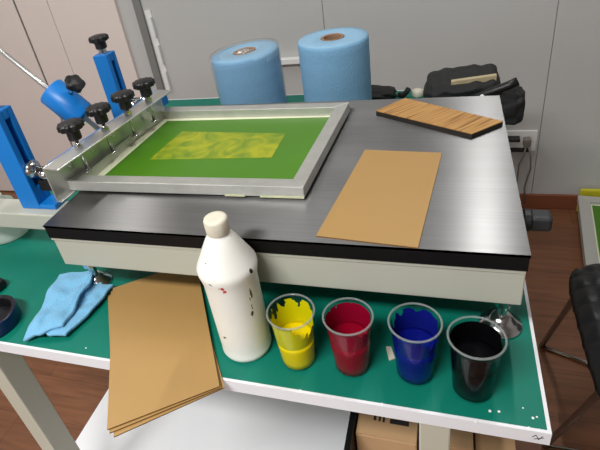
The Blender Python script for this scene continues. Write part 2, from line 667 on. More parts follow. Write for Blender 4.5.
# ---------------------------------------------------------------- the press
PW, PD = 0.84, 0.558
pr_ = thing('screen_printing_press', 'manual screen printing press with steel bed, blue uprights and black star knobs', 'press', (-0.42, 0.28, TZ))
obj('platen', box(B(), -PW, 0, 0, PD, PZ - .0045, PZ), M['steel'], pr_, label='brushed steel bed plate')
obj('platen_core', box(B(), -PW + .001, -.001, .001, PD - .001, PZ - .030, PZ - .0045), M['core'], pr_, label='black layer under the bed plate')
bm = box(B(), -PW + .004, -.002, .005, PD - .003, PZ - .101, PZ - .036)
obj('base_body', bm, M['cream'], pr_, bevel=.002, label='cream painted base')
bm = box(B(), -PW + .002, -.003, .003, PD, PZ - .037, PZ - .030)
obj('base_lip', bm, M['cream'], pr_)
BZ = PZ - .101
for x, y in ((-0.018, 0.064), (-0.838, 0.066), (-0.05, 0.49), (-0.79, 0.49)):
    bm = lathe(B(), (x, y, TZ), [(.033, 0), (.034, .002), (.033, .005), (.024, .010), (.019, .018), (.014, .024), (.010, .026)], 36)
    f = obj('foot', bm, M['chrome'], pr_, smooth=True, label='chrome levelling foot')
    bm = cyl(B(), (x, y, TZ + .026), (x, y, BZ + .004), .008)
    lathe(bm, (x, y, TZ + .05), [(.015, 0), (.015, .012)], 6)
    obj('foot_stem', bm, M['chrome'], f)
# side adjusting knob
kx, ky, kz = 0.0, 0.155, 0.905
bm = cyl(B(), (kx - .012, ky, kz), (kx + .02, ky, kz), .0085)
lathe(bm, (kx - .002, ky, kz), [(.013, 0), (.013, .006)], 24, (1, 0, 0))
k = obj('adjusting_shaft', bm, M['chrome'], pr_, smooth=True)
bm = box(B(), kx + .02, kx + .052, ky - .015, ky + .015, kz - .014, kz + .014)
obj('adjusting_knob', bm, M['grey_knob'], k, bevel=.006, segs=4)
bm = cyl(B(), (kx + .012, ky, kz), (kx + .0205, ky, kz), .019)
obj('knob_collar', bm, M['knob'], k)
# rear base: beams running left from the base
obj('frame_beam', box(B(), -1.32, -PW + .004, .108, .168, BZ, BZ + .043), M['cream'], pr_, bevel=.003, label='cream base beam under the near upright')
obj('frame_beam', box(B(), -1.03, -PW + .004, .505, .556, BZ, BZ + .043), M['cream'], pr_, bevel=.003)
bm = box(B(), -1.185, -1.135, .125, .168, BZ + .043, 0.965)
obj('frame_post', bm, M['cream'], pr_, bevel=.003)
for x, y in ((-1.246, .125), (-1.0, .53)):
    bm = lathe(B(), (x, y, TZ), [(.019, 0), (.019, .005), (.010, .012), (.010, BZ - TZ)], 24)
    obj('foot', bm, M['chrome'], pr_, smooth=True)


def upright(x0, x1, y0, y1, ztop, lab):
    z0 = BZ + .043
    bm = B()
    # U-shaped channel, slot open towards +X
    w = .016
    box(bm, x0, x1, y0, y0 + w, z0, ztop)
    box(bm, x0, x1, y1 - w * .9, y1, z0, ztop)
    box(bm, x0, x1 - .022, y0 + w, y1 - w * .9, z0, ztop)
    box(bm, x1 - .022, x1, y0 + w, y1 - w * .9, ztop - .022, ztop)
    box(bm, x1 - .022, x1, y0 + w, y1 - w * .9, z0, z0 + .05)
    u = obj('upright', bm, M['blue'], pr_, bevel=.002, label=lab)
    bm = box(B(), x1, x1 + .045, y0, y1, z0, z0 + .012)
    obj('upright_foot', bm, M['blue'], u, bevel=.002)
    xc, yc = (x0 + x1) / 2, (y0 + y1) / 2
    bm = cyl(B(), (xc, yc, ztop), (xc, yc, ztop + .03), .011)
    s = obj('height_screw', bm, M['chrome'], u)
    bm = star_knob(B(), (xc, yc, ztop + .014), (0, 0, 1), .0255, 11, .60, .015, .018)
    obj('star_knob', bm, M['knob'], u, smooth=False)
    return u


upright(-1.030, -.978, .130, .176, 1.135, 'blue upright nearest the camera')
upright(-1.008, -.964, .520, .564, 1.124, 'blue upright at the rear')

# hinge tube and pivots
bx0, bx1 = V((-0.905, 0.10, 1.006)), V((-0.850, 0.50, 1.006))
dirb = (bx1 - bx0).normalized()
nrm = V((dirb.y, -dirb.x, 0))        # towards +X


def barpt(s, n, z):
    p = V((-0.862, 0.078, 0)) + dirb * s + nrm * n
    return V((p.x, p.y, z))


def barbox(bm, s0, s1, n0, n1, z0, z1):
    pts = [barpt(s0, n0, 0), barpt(s0, n1, 0), barpt(s1, n1, 0), barpt(s1, n0, 0)]
    return prism(bm, [(p.x, p.y) for p in pts], z0, z1)


BL = .402
obj('hinge_tube', barbox(B(), .035, BL + .03, -.034, -.003, .990, 1.026), M['blue'], pr_, bevel=.002, label='blue hinge tube')
bm = B()
barbox(bm, 0, BL, -.003, .001, .9575, 1.039)       # web
barbox(bm, 0, BL, .001, .041, 1.035, 1.039)        # upper flange
barbox(bm, 0, .05, .001, .012, .9575, .9610)        # lower lip
ch = obj('clamp_channel', bm, M['clamp'], pr_, bevel=.0008, segs=1, label='aluminium clamp channel gripping the screen')
for s in (.06, .13, .20, .27, .34):
    p = barpt(s, .001, 1.012)
    bm = lathe(B(), p, [(.006, 0), (.005, .003), (.002, .004)], 16, nrm)
    obj('rivet', bm, M['chrome'], ch)
for i, (s, kz_) in enumerate(((.084, 1.062), (.168, 1.060), (.250, 1.056), (.330, 1.054))):
    p = barpt(s, .021, 0)
    bm = cyl(B(), (p.x, p.y, .9895), (p.x, p.y, kz_), .0042, n=14)
    sc_ = obj('clamp_screw', bm, M['chrome'], pr_, smooth=True)
    bm = lathe(B(), (p.x, p.y, .9852), [(.009, 0), (.0095, .002), (.006, .0045)], 20)
    obj('foot_pad', bm, M['chrome'], sc_, smooth=True)
    bm = lathe(B(), (p.x, p.y, 1.0395), [(.0095, 0), (.0095, .008)], 6)
    lathe(bm, (p.x, p.y, 1.0475), [(.007, 0), (.007, .003)], 16)
    obj('nut', bm, M['chrome'], sc_)
    bm = star_knob(B(), (p.x, p.y, kz_), (0, 0, 1), .0258, 11, .54, .016, .0215)
    obj('star_knob', bm, M['knob'], sc_)
# pivot hardware near each upright
for (px_, y, z) in ((-0.978, .153, .992), (-0.964, .53, .992)):
    bm = lathe(B(), (px_, y, z), [(.019, 0), (.021, .003), (.020, .010), (.013, .014), (.010, .018)], 28, (1, 0, 0))
    pv = obj('pivot_bolt', bm, M['chrome'], pr_, smooth=True)
    bm = cyl(B(), (px_ + .016, y - .002, z - .012), (px_ + .045, y + .0, z - .014), .011)
    cyl(bm, (px_ + .012, y, z), (px_ + .105, y + .0, z + .004), .006, n=14)
    obj('pivot_pin', bm, M['chrome'], pv, smooth=True)
    bm = box(B(), px_ + .012, px_ + .05, y - .01, y + .014, z - .052, z - .026)
    obj('pivot_block', bm, M['knob'], pv, bevel=.002)
bm = tube(B(), [(-0.925, .150, .995), (-0.915, .162, 1.004), (-0.905, .175, 1.006), (-0.893, .19, 1.008)], .0035, 10)
bmesh.ops.create_uvsphere(bm, u_segments=14, v_segments=10, radius=.0065, matrix=Matrix.Translation((-0.890, .194, 1.009)))
obj('lock_lever', bm, M['chrome'], pr_, smooth=True)
bm = lathe(B(), (-1.10, .125, .985), [(.012, 0), (.022, .008), (.022, .03), (.01, .036)], 24)
cyl(bm, (-1.115, .147, .962), (-1.10, .125, .986), .006)
obj('lock_knob', bm, M['knob'], pr_, smooth=True)

# counterweight arm
ra, rb = V((-0.886, 0.33, 0.975)), V((-1.184, 0.33, 1.294))
d = (rb - ra).normalized()
rod = obj('counterweight_rod', cyl(B(), ra, rb, .0058, n=16), M['satin'], pr_, smooth=True, label='long steel counterweight rod')
c0, c1 = ra + d * .078, ra + d * .178
bm = lathe(B(), c0, [(.009, 0), (.034, 0.0001), (.036, .002), (.036, .098), (.034, .100), (.009, .1002)], 40, d)
cw = obj('counterweight', bm, M['blue'], pr_, smooth=False, bevel=0, label='blue counterweight cylinder')
for f in cw.data.polygons:
    f.use_smooth = len(f.vertices) == 4 and f.area > .0002
cm = (c0 + c1) / 2 + d * .005
side = (V((0.62, -0.1, 0.78)) - d * V((0.62, -0.1, 0.78)).dot(d)).normalized()
bm = cyl(B(), cm + side * .033, cm + side * .062, .0045, n=12)
ss = obj('set_screw', bm, M['chrome'], cw, smooth=True)
bm = star_knob(B(), cm + side * .056, side, .0215, 5, .5, .017, .008, .10)
obj('set_knob', bm, M['knob'], cw, label='black five-lobed set knob')

# ---------------------------------------------------------------- screen clamped in the press
FZ0, FZ1 = .9625, .9850
fo = [V((-.856, .1155, 0)), V((-.346, .1150, 0)), V((-.323, .482, 0)), V((-.846, .490, 0))]
ctr = sum(fo, V((0, 0, 0))) / 4
fw = .027


def inset(q, w):
    r = []
    n = len(q)
    for i in range(n):
        p, a, b = q[i], q[i - 1], q[(i + 1) % n]
        d1, d2 = (a - p).normalized(), (b - p).normalized()
        s = abs(d1.cross(d2).z)
        r.append(p + (d1 + d2) * (w / s))
    return r


fi = inset(fo, fw)
ps = thing('silk_screen', 'aluminium framed silk screen with green emulsion, clamped on the steel bed', 'screen', (-.59, .3, PZ))
bm = B()
for i in range(4):
    j = (i + 1) % 4
    g = .0006
    prism(bm, [(fo[i].x, fo[i].y), (fo[j].x, fo[j].y), (fi[j].x, fi[j].y), (fi[i].x, fi[i].y)], FZ0, FZ1)
obj('frame', bm, M['alu'], ps, bevel=.0012, segs=2, label='welded aluminium frame')
MZ = .9640
bm = prism(B(), [(p.x, p.y) for p in inset(fo, fw - .004)], MZ - .0012, MZ)
obj('mesh', bm, M['mesh'], ps, label='pale yellow mesh margin')
em = [V((-.810, .1435, 0)), V((-.3735, .1430, 0)), V((-.3535, .447, 0)), V((-.790, .447, 0))]
bm = prism(B(), [(p.x, p.y) for p in em], MZ, MZ + .0006)
obj('emulsion', bm, M['emulsion'], ps, label='green emulsion layer')
st = [(-.733, .245), (-.449, .256), (-.448, .365), (-.717, .383)]
bm = prism(B(), st, MZ + .0006, MZ + .0011)
obj('stencil', bm, M['stencil'], ps, label='yellow picture area of the screen')
for a_, c_, w_ in (((-.43, .1135), (-.347, .113), .0018), ((-.5, .1146), (-.46, .1140), .0012)):
    bm = B()
    for k in range(14):
        u0, u1 = k / 14, (k + 1) / 14
        x0, x1 = a_[0] + (c_[0] - a_[0]) * u0, a_[0] + (c_[0] - a_[0]) * u1
        h_ = .002 + .0025 * abs(noise.noise(V((x0 * 90, 1, 0))))
        prism(bm, [(x0, .1150 - w_), (x1 + .0003, .1150 - w_), (x1 + .0003, .1152), (x0, .1152)], FZ0 - .001, FZ0 + h_)
    obj('glue_edge', bm, M['glue'], ps, label='dried glue squeezed out under the frame')

# ---------------------------------------------------------------- boards


def sheet(name, pts, z0, th, label, group=None):
    bm = prism(B(), [(p[0], p[1]) for p in pts], z0, z0 + th, 0, 1)
    o = obj(name, bm, [M['tan'], M['tan_edge']])
    return tag(o, label, 'board', group)


sheet('tan_board', [at(316, 236, PZ + .002), at(418, 248, PZ + .002), at(442, 153, PZ + .002), at(365, 150, PZ + .002)], PZ + .0003, .0025,
      'single tan board lying on the steel bed of the press')


def rect_at(c, w, h, ang):
    u = V((math.cos(ang), math.sin(ang), 0))
    v = V((-math.sin(ang), math.cos(ang), 0))
    return [c - u * w / 2 - v * h / 2, c + u * w / 2 - v * h / 2, c + u * w / 2 + v * h / 2, c - u * w / 2 + v * h / 2]


bl, br, tl = at(107, 429.5, .7597), at(219.5, 386, .7597), at(113, 288, .7597)
tr = br + (tl - bl)
sheet('tan_board', [bl, br, tr, tl], .7572, .0025, 'topmost tan board of the fanned stack overhanging the table front')
rot = Matrix.Rotation(math.radians(1.3), 3, 'Z')
cc = (bl + br + tr + tl) / 4
mid = [cc + rot @ (p - cc) + V((.000, -.003, 0)) for p in (bl, br, tr, tl)]
sheet('tan_board', mid, .7538, .0025, 'middle tan board of the fanned stack overhanging the table front')
rot = Matrix.Rotation(math.radians(3.6), 3, 'Z')
low = [cc + rot @ (p - cc) + V((.0005, -.0065, 0)) for p in (bl, br, tr, tl)]
sheet('tan_board', low, .7504, .0025, 'lowest tan board of the fanned stack, showing at the right edge')

# ---------------------------------------------------------------- wooden block
wb = [at(376, 110.5, PZ + .013), at(405, 98, PZ + .013), at(503, 121, PZ + .013), at(472, 133.5, PZ + .013)]
wt = thing('wooden_block', 'flat wooden block with striped grain and dark sides lying on the steel bed', 'block', (-.14, .41, PZ))
bm = prism(B(), [(p.x, p.y) for p in wb], PZ + .0112, PZ + .013)
obj('grain_top', bm, M['wood_block'], wt, label='striped yellow wood top')
bm = prism(B(), [(p.x, p.y) for p in wb], PZ + .0004, PZ + .0112)
obj('block_body', bm, M['dark_wood'], wt, label='dark sides')

# ---------------------------------------------------------------- wiping paper rolls


def roll(name, c, r, h, label, tilt=0.0, wrapped=False):
    c = V(c)
    t = thing(name, label, 'paper roll', c, 'blue paper rolls behind the press')
    rc = r * .30

    def shear(bm):
        for v in bm.verts:
            f = (v.co.z - c.z) / h
            v.co.z += tilt * (v.co.x - c.x) * f
            v.co.x += -tilt * .25 * h * f * 0.6
        return bm
    prof = [(r * .975, 0), (r, .006)]
    for i in range(1, 16):
        prof.append((r * (1 + .004 * math.sin(i * 2.1)), .006 + (h - .014) * i / 16))
    prof += [(r, h - .008), (r * .975, h)]
    prof += [(r * .75, h + .0015), (rc + .006, h + .001), (rc + .003, h - .001), (rc + .003, h - .05)]
    bm = shear(lathe(B(), c, prof, 64))
    for f in bm.faces:
        if all(v.co.z > c.z + h - .02 and (v.co.xy - c.xy).length < r * .99 for v in f.verts):
            f.material_index = 1
    obj('paper_roll_body', bm, [M['roll'], M['roll_top']], t, smooth=True)
    bm = shear(lathe(B(), c, [(rc, h - .048), (rc + .003, h - .048), (rc + .003, h + .002), (rc, h + .002), (rc - .004, h + .001), (rc - .004, h - .046)], 40, cap=(False, True)))
    obj('cardboard_core', bm, [M['card_core']], t, smooth=False)
    if wrapped:
        def lump(a, z):
            return 1.018 + .014 * noise.noise(V((math.cos(a) * 2, math.sin(a) * 2, z * 14))) + .05 * max(0, math.cos(a - 2.9)) * (z / h) ** 2
        pf = [(r, .01)] + [(r, .01 + (h - .01) * i / 24) for i in range(1, 25)] + [(r * .98, h + .006), (r * .8, h + .008), (r * .55, h + .006), (rc + .012, h + .004)]
        bm = shear(lathe(B(), c, pf, 72, lump=lump, cap=(False, False)))
        obj('clear_wrap', bm, M['film'], t, smooth=True, label='clear plastic wrap')
        bm = B()
        bmesh.ops.create_icosphere(bm, subdivisions=4, radius=1)
        for v in bm.verts:
            q = v.co * (1 + .35 * noise.noise(v.co * 5))
            v.co = V((c.x - tilt * .15 * h + q.x * rc * .95, c.y + q.y * rc * .95, c.z + h - .008 + q.z * .012))
        obj('tucked_wrap', bm, M['foil'], t, smooth=False, label='crumpled wrap tucked into the core')
    return t


roll('paper_roll', (-.416, .80, TZ + .0004), .0995, .295, 'bare blue paper roll with open cardboard core, behind the press')
roll('paper_roll', (-.684, .80, TZ + .0004), .1035, .274, 'blue paper roll in clear plastic wrap, core stuffed with crumpled wrap', .055, True)

# ---------------------------------------------------------------- bottle
bc = V((-.4395, -.0470, TZ))
# (position relative to the bottle, radius, colour, vertical squeeze)


def bspot(ang, z, r, c, sq=1.0):
    a = math.radians(ang)
    R_ = .0452 if z < .19 else max(.02, .047 - (z - .19) * .45)
    BOTTLE_SPOTS.append(((R_ * math.cos(a), R_ * math.sin(a), z), r, c, sq))


bspot(278, .181, .0044, (190, 24, 44), .7)
bspot(281, .172, .0034, (190, 24, 44))
bspot(270, .183, .0030, (170, 20, 50))
bspot(258, .187, .0048, (34, 48, 120), 1.5)
bspot(250, .188, .0030, (34, 48, 120), 1.3)
bspot(343, .191, .0046, (20, 22, 30))
bspot(300, .205, .0026, (30, 34, 60))
bspot(242, .216, .0028, (34, 40, 80))
bspot(262, .203, .0026, (34, 40, 70))
bspot(332, .160, .0016, (60, 56, 54), .15)
bspot(329, .130, .0016, (70, 66, 62), .12)
bspot(325, .108, .0030, (40, 40, 44), .5)
bspot(334, .145, .0024, (40, 40, 44), .3)
bspot(250, .060, .0022, (50, 50, 60))
bspot(275, .214, .0018, (40, 44, 70))
M['bottle'] = mat_bottle()
t = thing('plastic_bottle', 'white plastic bottle splashed with red and blue paint, between boards and cups', 'bottle', bc)
prof = [(.038, 0), (.044, .002), (.0465, .008), (.0465, .012), (.0455, .018), (.0462, .03), (.0465, .10), (.0468, .165), (.0500, .180), (.0515, .187), (.0512, .193), (.0490, .198),
        (.0410, .213), (.0335, .228), (.0265, .241), (.0205, .250), (.0172, .254), (.0165, .258)]
prof = [(r * .96, h) for r, h in prof]
obj('bottle_body', lathe(B(), bc, prof, 56), M['bottle'], t, smooth=True)
prof = [(.0180, .2555), (.0188, .2570), (.0188, .2775), (.0176, .281), (.014, .282)]
bm = lathe(B(), bc, prof, 72, lump=lambda a, z: 1 + (.018 * math.cos(30 * a) if .256 < z < .280 else 0))
obj('cap', bm, M['cap'], t, smooth=True, label='scuffed off-white screw cap')

# ---------------------------------------------------------------- cups of paint
CUPH, RT, RB = .112, .0370, .0292


def cup(px, py, c, lvl, smear_c, lo, hi, label, film=True):
    p = at(px, py, TZ)
    p.z = TZ + .0004
    t = thing('paint_cup', label, 'cup', p, 'plastic cups of paint in a row')

    def rr(z):
        return RB + (RT - RB) * z / CUPH
    th = .0011
    prof = [(RB - .004, .0015), (RB - .001, 0), (RB, .001), (rr(.03), .03), (rr(.06), .06), (rr(.085), .085), (rr(.1), .1), (rr(CUPH) - .0003, CUPH - .004), (RT + .0022, CUPH - .0025), (RT + .0028, CUPH - .0005), (RT + .0018, CUPH + .001), (RT - .0002, CUPH), (rr(.1) - th, .1), (rr(.05) - th, .05), (RB - th, .003)]
    obj('cup_shell', lathe(B(), p, prof, 56), M['cup'], t, smooth=True, label='clear plastic cup')
    rim = B()
    n = 56
    tube(rim, [(p.x + (RT + .001) * math.cos(2 * PI * k / n), p.y + (RT + .001) * math.sin(2 * PI * k / n), p.z + CUPH) for k in range(n)], .0017, 8, closed=True)
    obj('rim', rim, M['rim'], t, smooth=True, label='rolled rim')
    g = .0016
    m = mat('paint_' + str(px), c, 0.22, 0, var=.1, scale=25, coat=.0, spec=.1)
    bm = lathe(B(), p, [(RB - g - .001, .0036), (rr(.004) - g, .004)] + [(rr(lvl * i / 5) - g, .004 + (lvl - .004) * i / 5) for i in range(1, 6)] + [(rr(lvl) * .8, lvl - .0012), (rr(lvl) * .3, lvl - .0016)], 48)
    pt = obj('paint', bm, m, t, smooth=True)
    ms = mat_smear('paint_film_' + str(px), smear_c, lo, hi)
    bm = lathe(B(), p, [(rr(z) - g, z) for z in [lvl + (CUPH - .006 - lvl) * i / 10 for i in range(11)]], 64, cap=(False, False))
    obj('paint_film', bm, ms, pt, smooth=True)
    return t


M['rim'] = mat_clear('rim_plastic', (240, 244, 244), 0.6, 0.08, 0.22, (225, 230, 230))
cup(299, 358, (232, 204, 6), .055, (196, 190, 10), .06, .135, 'clear cup of yellow paint next to the white bottle')
cup(352.5, 364, (132, 5, 32), .066, (132, 8, 40), .078, .138, 'clear cup of red paint between yellow and blue cups')
cup(415, 371.5, (10, 20, 112), .066, (16, 24, 112), .07, .132, 'clear cup of blue paint between red and black cups')
cup(472, 388, (7, 7, 9), .072, (8, 8, 10), .085, .135, 'clear cup of black paint by the right chrome foot')
a, b, c, d_ = at(386, 348, TZ), at(391, 347, TZ), at(395, 359, TZ), at(389, 361, TZ)
bm = prism(B(), [(d_.x, d_.y), (c.x, c.y), (b.x, b.y), (a.x, a.y)], TZ + .0004, lambda x, y: TZ + .0015 + .3 * abs(x + .19))
tag(obj('paper_scrap', bm, M['paper']), 'small torn paper scrap lying beside the blue paint cup', 'paper')

# ---------------------------------------------------------------- cloth
t = thing('wiping_cloth', 'crumpled blue wiping cloth folded on the green table below the press', 'cloth', (-.86, .0, TZ))


def wr(seed, amp, edge):
    def f(u, v):
        n = noise.noise(V((u * 3.2 + seed, v * 3.0, seed))) * .7 + noise.noise(V((u * 7 + seed, v * 2.5, 3.1))) * .5
        z = amp * (n + .35) + .004 * math.sin(u * 5 + v * 3)
        wx = .010 * noise.noise(V((u * 2.5, v * 2.5, seed + 5)))
        wy = .010 * noise.noise(V((u * 2.5, v * 2.5, seed + 9)))
        drop = min(1, min(u, 1 - u, v, 1 - v) * 6)
        return wx, wy, max(z, -.004) * (.35 + .65 * drop)
    return f


zb, zt = TZ + .014, TZ + .034
A, Bq, Cq, D = at(34, 332, zb), at(90, 279, zb), at(113, 284, zb), at(64, 336, zb)
bm = loft_quad(B(), A, Bq, Cq, D, 40, 26, wr(2.0, .009, 1))
obj('lower_fold', bm, M['cloth'], t, smooth=True, solid=.007, sub=1)
A, Bq, Cq, D = at(20, 341, TZ + .012), at(60, 273, zt - .006), at(96, 268, zt), at(64, 327, zt - .012)
bm = loft_quad(B(), A, Bq, Cq, D, 46, 30, wr(7.3, .012, 1))
obj('upper_fold', bm, M['cloth'], t, smooth=True, solid=.008, sub=1)

# ---------------------------------------------------------------- things at the left end of the table
dc = V((-1.000, -.084, TZ + .0003))
bm = lathe(B(), dc, [(.052, 0), (.055, .003), (.055, .031), (.0535, .033), (.047, .033), (.045, .030), (.044, .006), (.02, .005)], 56)
for f in bm.faces:
    if all((v.co.xy - dc.xy).length < .0537 and v.co.z > dc.z + .004 for v in f.verts):
        f.material_index = 1
tag(obj('round_dish', bm, [M['navy'], M['dark_in']], smooth=False, bevel=.001), 'open round navy dish with black inside, left of the blue cloth', 'dish')
c = at(-9, 288, TZ)
bm = blob(B(), (c.x, c.y, TZ + .0120), (.042, .018, .013), .06, 5, 3.0, .5, 4)
tag(obj('black_clip', bm, M['knob'], smooth=True), 'small black object lying behind the round navy dish', 'object')
jc = V((-1.222, .212, TZ + .0004))
bm = lathe(B(), jc, [(.047, 0), (.054, .003), (.056, .012), (.055, .03), (.050, .075), (.046, .095), (.030, .103), (.026, .105), (.026, .118), (.024, .118)], 48)
tag(obj('milky_jar', bm, M['jar'], smooth=True), 'translucent white plastic jar at the left end of the table', 'jar')

# ---------------------------------------------------------------- bag and small things behind the press
t = thing('tool_bag', 'black nylon bag with a beige zip slumped over the back corner of the table', 'bag', (-.06, .93, TZ))
bm = blob(B(), (-.068, .935, TZ + .0590), (.104, .10, .0625), .10, 7, 4.2, .45)
for v in bm.verts:
    if v.co.z > TZ + .075:
        v.co.z += .003 * math.sin(v.co.x * 150) + .10 * (v.co.x + .07)
obj('bag_body', bm, M['bag'], t, smooth=True)
bm = blob(B(), (.052, .84, TZ + .060), (.041, .055, .050), .14, 8, 9.1, .6)
obj('side_pouch', bm, M['bag'], t, smooth=True, label='rounded side pouch')
zp = [V((-.098 + .118 * i / 8, .868, 0)) for i in range(9)]
bm = B()
for p, q in zip(zp, zp[1:]):
    prism(bm, [(p.x, p.y - .006), (q.x, q.y - .006), (q.x, q.y + .010), (p.x, p.y + .010)], (lambda x, y: TZ + .100 + .11 * (x + .098)), (lambda x, y: TZ + .1245 + .11 * (x + .098)))
obj('zip', bm, M['zip'], t, label='beige zip strip')
bm = tube(B(), [(-.045, .815, TZ + .088), (-.02, .80, TZ + .104), (.01, .795, TZ + .120), (.045, .795, TZ + .134), (.066, .797, TZ + .144)], .012, 14)
h = obj('handle', bm, M['knob'], t, smooth=True, label='padded black carrying handle')
bm = B()
bmesh.ops.create_icosphere(bm, subdivisions=3, radius=.006, matrix=Matrix.Translation((-.019, .787, TZ + .108)))
obj('snap_button', bm, M['white'], h, smooth=True)
bm = blob(B(), (-.338, 1.04, TZ + .0225), (.070, .045, .0245), .18, 7, 1.7, .8)
tag(obj('black_pouch', bm, M['bag'], smooth=True), 'low black fabric bundle beside the bare blue paper roll', 'pouch')
bm = tube(B(), [(-.262, 1.06, TZ + .0098), (-.245, 1.055, TZ + .010), (-.235, 1.05, TZ + .022), (-.228, 1.05, TZ + .034)], .0092, 12)
tag(obj('black_strap', bm, M['bag'], smooth=True), 'short black strap between the black bundle and the bag', 'strap')
bm = lathe(B(), (-.200, 1.065, TZ + .0004), [(.018, 0), (.020, .004), (.019, .016), (.014, .023), (.004, .026)], 28)
tag(obj('pale_cap', bm, M['pale_cap'], smooth=True), 'pale rounded cap on the table left of the black bag', 'cap')

# ---------------------------------------------------------------- on the back wall
tag(obj('cable_trunking', box(B(), -.86, -.66, WY - .03, WY - .0005, .742, .768), M['white'], bevel=.003), 'white trunking strip on the wall between the blue rolls', 'trunking')
t = thing('wall_socket', 'white double wall socket with plugs low on the back wall', 'socket', (.195, WY, .345))
obj('socket_plate', box(B(), .135, .258, WY - .010, WY - .0005, .295, .392), M['white'], t, bevel=.003)
bm = B()
box(bm, .205, .232, WY - .045, WY - .010, .332, .366)
obj('plug', bm, M['cable'], t, bevel=.004)
bm = tube(B(), [(.215, WY - .04, .335), (.210, WY - .05, .30), (.198, WY - .03, .24), (.20, WY - .02, .15), (.19, WY - .02, .03)], .0035, 8)
obj('plug_cable', bm, M['cable'], t, smooth=True)
bm = tube(B(), [(.225, WY - .04, .335), (.236, WY - .05, .29), (.245, WY - .03, .22), (.232, WY - .02, .12), (.24, WY - .02, .03)], .0035, 8)
obj('plug_cable', bm, M['cable'], t, smooth=True)
bm = box(B(), .120, .19, WY - .05, WY - .010, .358, .370)
obj('plug', bm, M['knob'], t, bevel=.003)
bm = box(B(), .130, .235, WY - .028, WY - .010, .300, .312)
obj('socket_switch', bm, M['ink'], t)

# ---------------------------------------------------------------- screens lying on the floor at the right
sA, sB = V((.382, 1.015, 0)), V((.437, 1.476, 0))
sd = (sB - sA).normalized()
sn = V((sd.y, -sd.x, 0))


def floor_screen(name, off, w, h, z0, m_mesh, label, shift=0.0):
    a = sA + sn * shift + sd * off
    q = [a, a + sn * w, a + sn * w + sd * h, a + sd * h]
    qi = inset(q, .042)
    t = thing(name, label, 'screen', (a.x + .2, a.y + .2, z0), 'screens on the floor')
    bm = B()
    for i in range(4):
        j = (i + 1) % 4
        prism(bm, [(q[i].x, q[i].y), (q[j].x, q[j].y), (qi[j].x, qi[j].y), (qi[i].x, qi[i].y)], z0, z0 + .028)
    obj('frame', bm, M['white_frame'], t, bevel=.002)
    bm = prism(B(), [(p.x, p.y) for p in inset(q, .040)], z0 + .012, z0 + .014)
    obj('mesh', bm, M['mesh'], t)
    bm = prism(B(), [(p.x, p.y) for p in inset(q, .050)], z0 + .014, z0 + .015)
    obj('emulsion', bm, m_mesh, t)
    return t


floor_screen('silk_screen', -.06, .46, .524, .0720, M['emulsion'], 'pale framed green screen topmost of the stack lying on the floor')
floor_screen('silk_screen', -.07, .46, .528, .0362, M['emulsion'], 'middle pale framed screen of the stack lying on the floor', .010)
floor_screen('silk_screen', -.07, .46, .528, .0004, M['emulsion'], 'lowest pale framed screen of the stack, flat on the wooden floor', .014)
bm = box(B(), .448, .80, WY - .0300, WY - .0145, 0.0005, .118)
tag(obj('yellow_mesh_roll', bm, M['yellow'], bevel=.006), 'yellow strip standing against the wall behind the floor screens', 'strip')

# ---------------------------------------------------------------- chair
t = thing('chair', 'black quilted leather chair with chrome legs right of the table', 'chair', (.42, .40, 0))
SX0, SX1, SY0, SY1, SZ = .200, .66, .10, .635, .462
bm = B()
nx, ny = 60, 64
top = []
for j in range(ny + 1):
    row = []
    for i in range(nx + 1):
        u, v = i / nx * 2 - 1, j / ny * 2 - 1
        # rounded outline: squircle mapping
        k = max(abs(u), abs(v))
        ln = math.hypot(u, v) or 1
        r_ = (abs(u / ln) ** 5 + abs(v / ln) ** 5 + 1e-9) ** (-1 / 5)
        f = k * r_
        x = (SX0 + SX1) / 2 + (u / ln) * f * (SX1 - SX0) / 2
        y = (SY0 + SY1) / 2 + (v / ln) * f * (SY1 - SY0) / 2
        gx = abs(math.sin((x - SX0 + .012) * PI / .058))
        gy = abs(math.sin((y - SY0) * PI / .058))
        z = SZ + .018 * min(gx, .7) ** .6 * min(gy, .7) ** .6 - .045 * max(0, k - .72) ** 2 / .0784
        row.append(bm.verts.new((x, y, z)))
    top.append(row)
for j in range(ny):
    for i in range(nx):
        bm.faces.new((top[j][i], top[j][i + 1], top[j + 1][i + 1], top[j + 1][i]))
obj('seat', bm, M['leather'], t, smooth=True, solid=.045, label='quilted black seat')
bm = B()
loft_quad(bm, V((SX1 - .02, SY0 + .03, SZ + .03)), V((SX1 - .02, SY1 - .03, SZ + .03)), V((SX1 + .10, SY1 - .06, SZ + .42)), V((SX1 + .10, SY0 + .06, SZ + .42)), 50, 40,
          lambda u, v: (-.010 * min(abs(math.sin(u * 8 * PI)), .6) ** .5 * min(abs(math.sin(v * 7 * PI)), .6) ** .5 + .05 * (2 * u - 1) ** 2 * -1, 0, 0))
obj('backrest', bm, M['leather'], t, smooth=True, solid=.04, label='quilted black backrest')
legs = []
for dx, sgn in ((0, 1), (.40, -1)):
    for (top_, bot) in (((.222, .519, .412), (.209, .694, .0088)), ((.217, .224, .412), (.171, .335, .0088))):
        f = lambda p: (p[0] + dx, p[1], p[2]) if sgn > 0 else (.86 - p[0], p[1], p[2])
        bm = tube(B(), [f((top_[0] + .02, top_[1] - .008, .420)), f(top_), f(bot)], .0078, 12)
        legs.append(obj('leg', bm, M['chair_metal'], t, smooth=True))
for y in (.694, .335):
    x_ = .209 if y > .5 else .171
    bm = tube(B(), [(x_, y, .0085), (.40, y - (.075 if y > .5 else .0), .0085), (.86 - x_, y, .0085)], .0075, 12)
    obj('floor_bar', bm, M['chair_metal'], t, smooth=True)
bm = box(B(), .23, .62, .20, .54, .4085, .4185)
obj('seat_bracket', bm, M['chair_metal'], t)

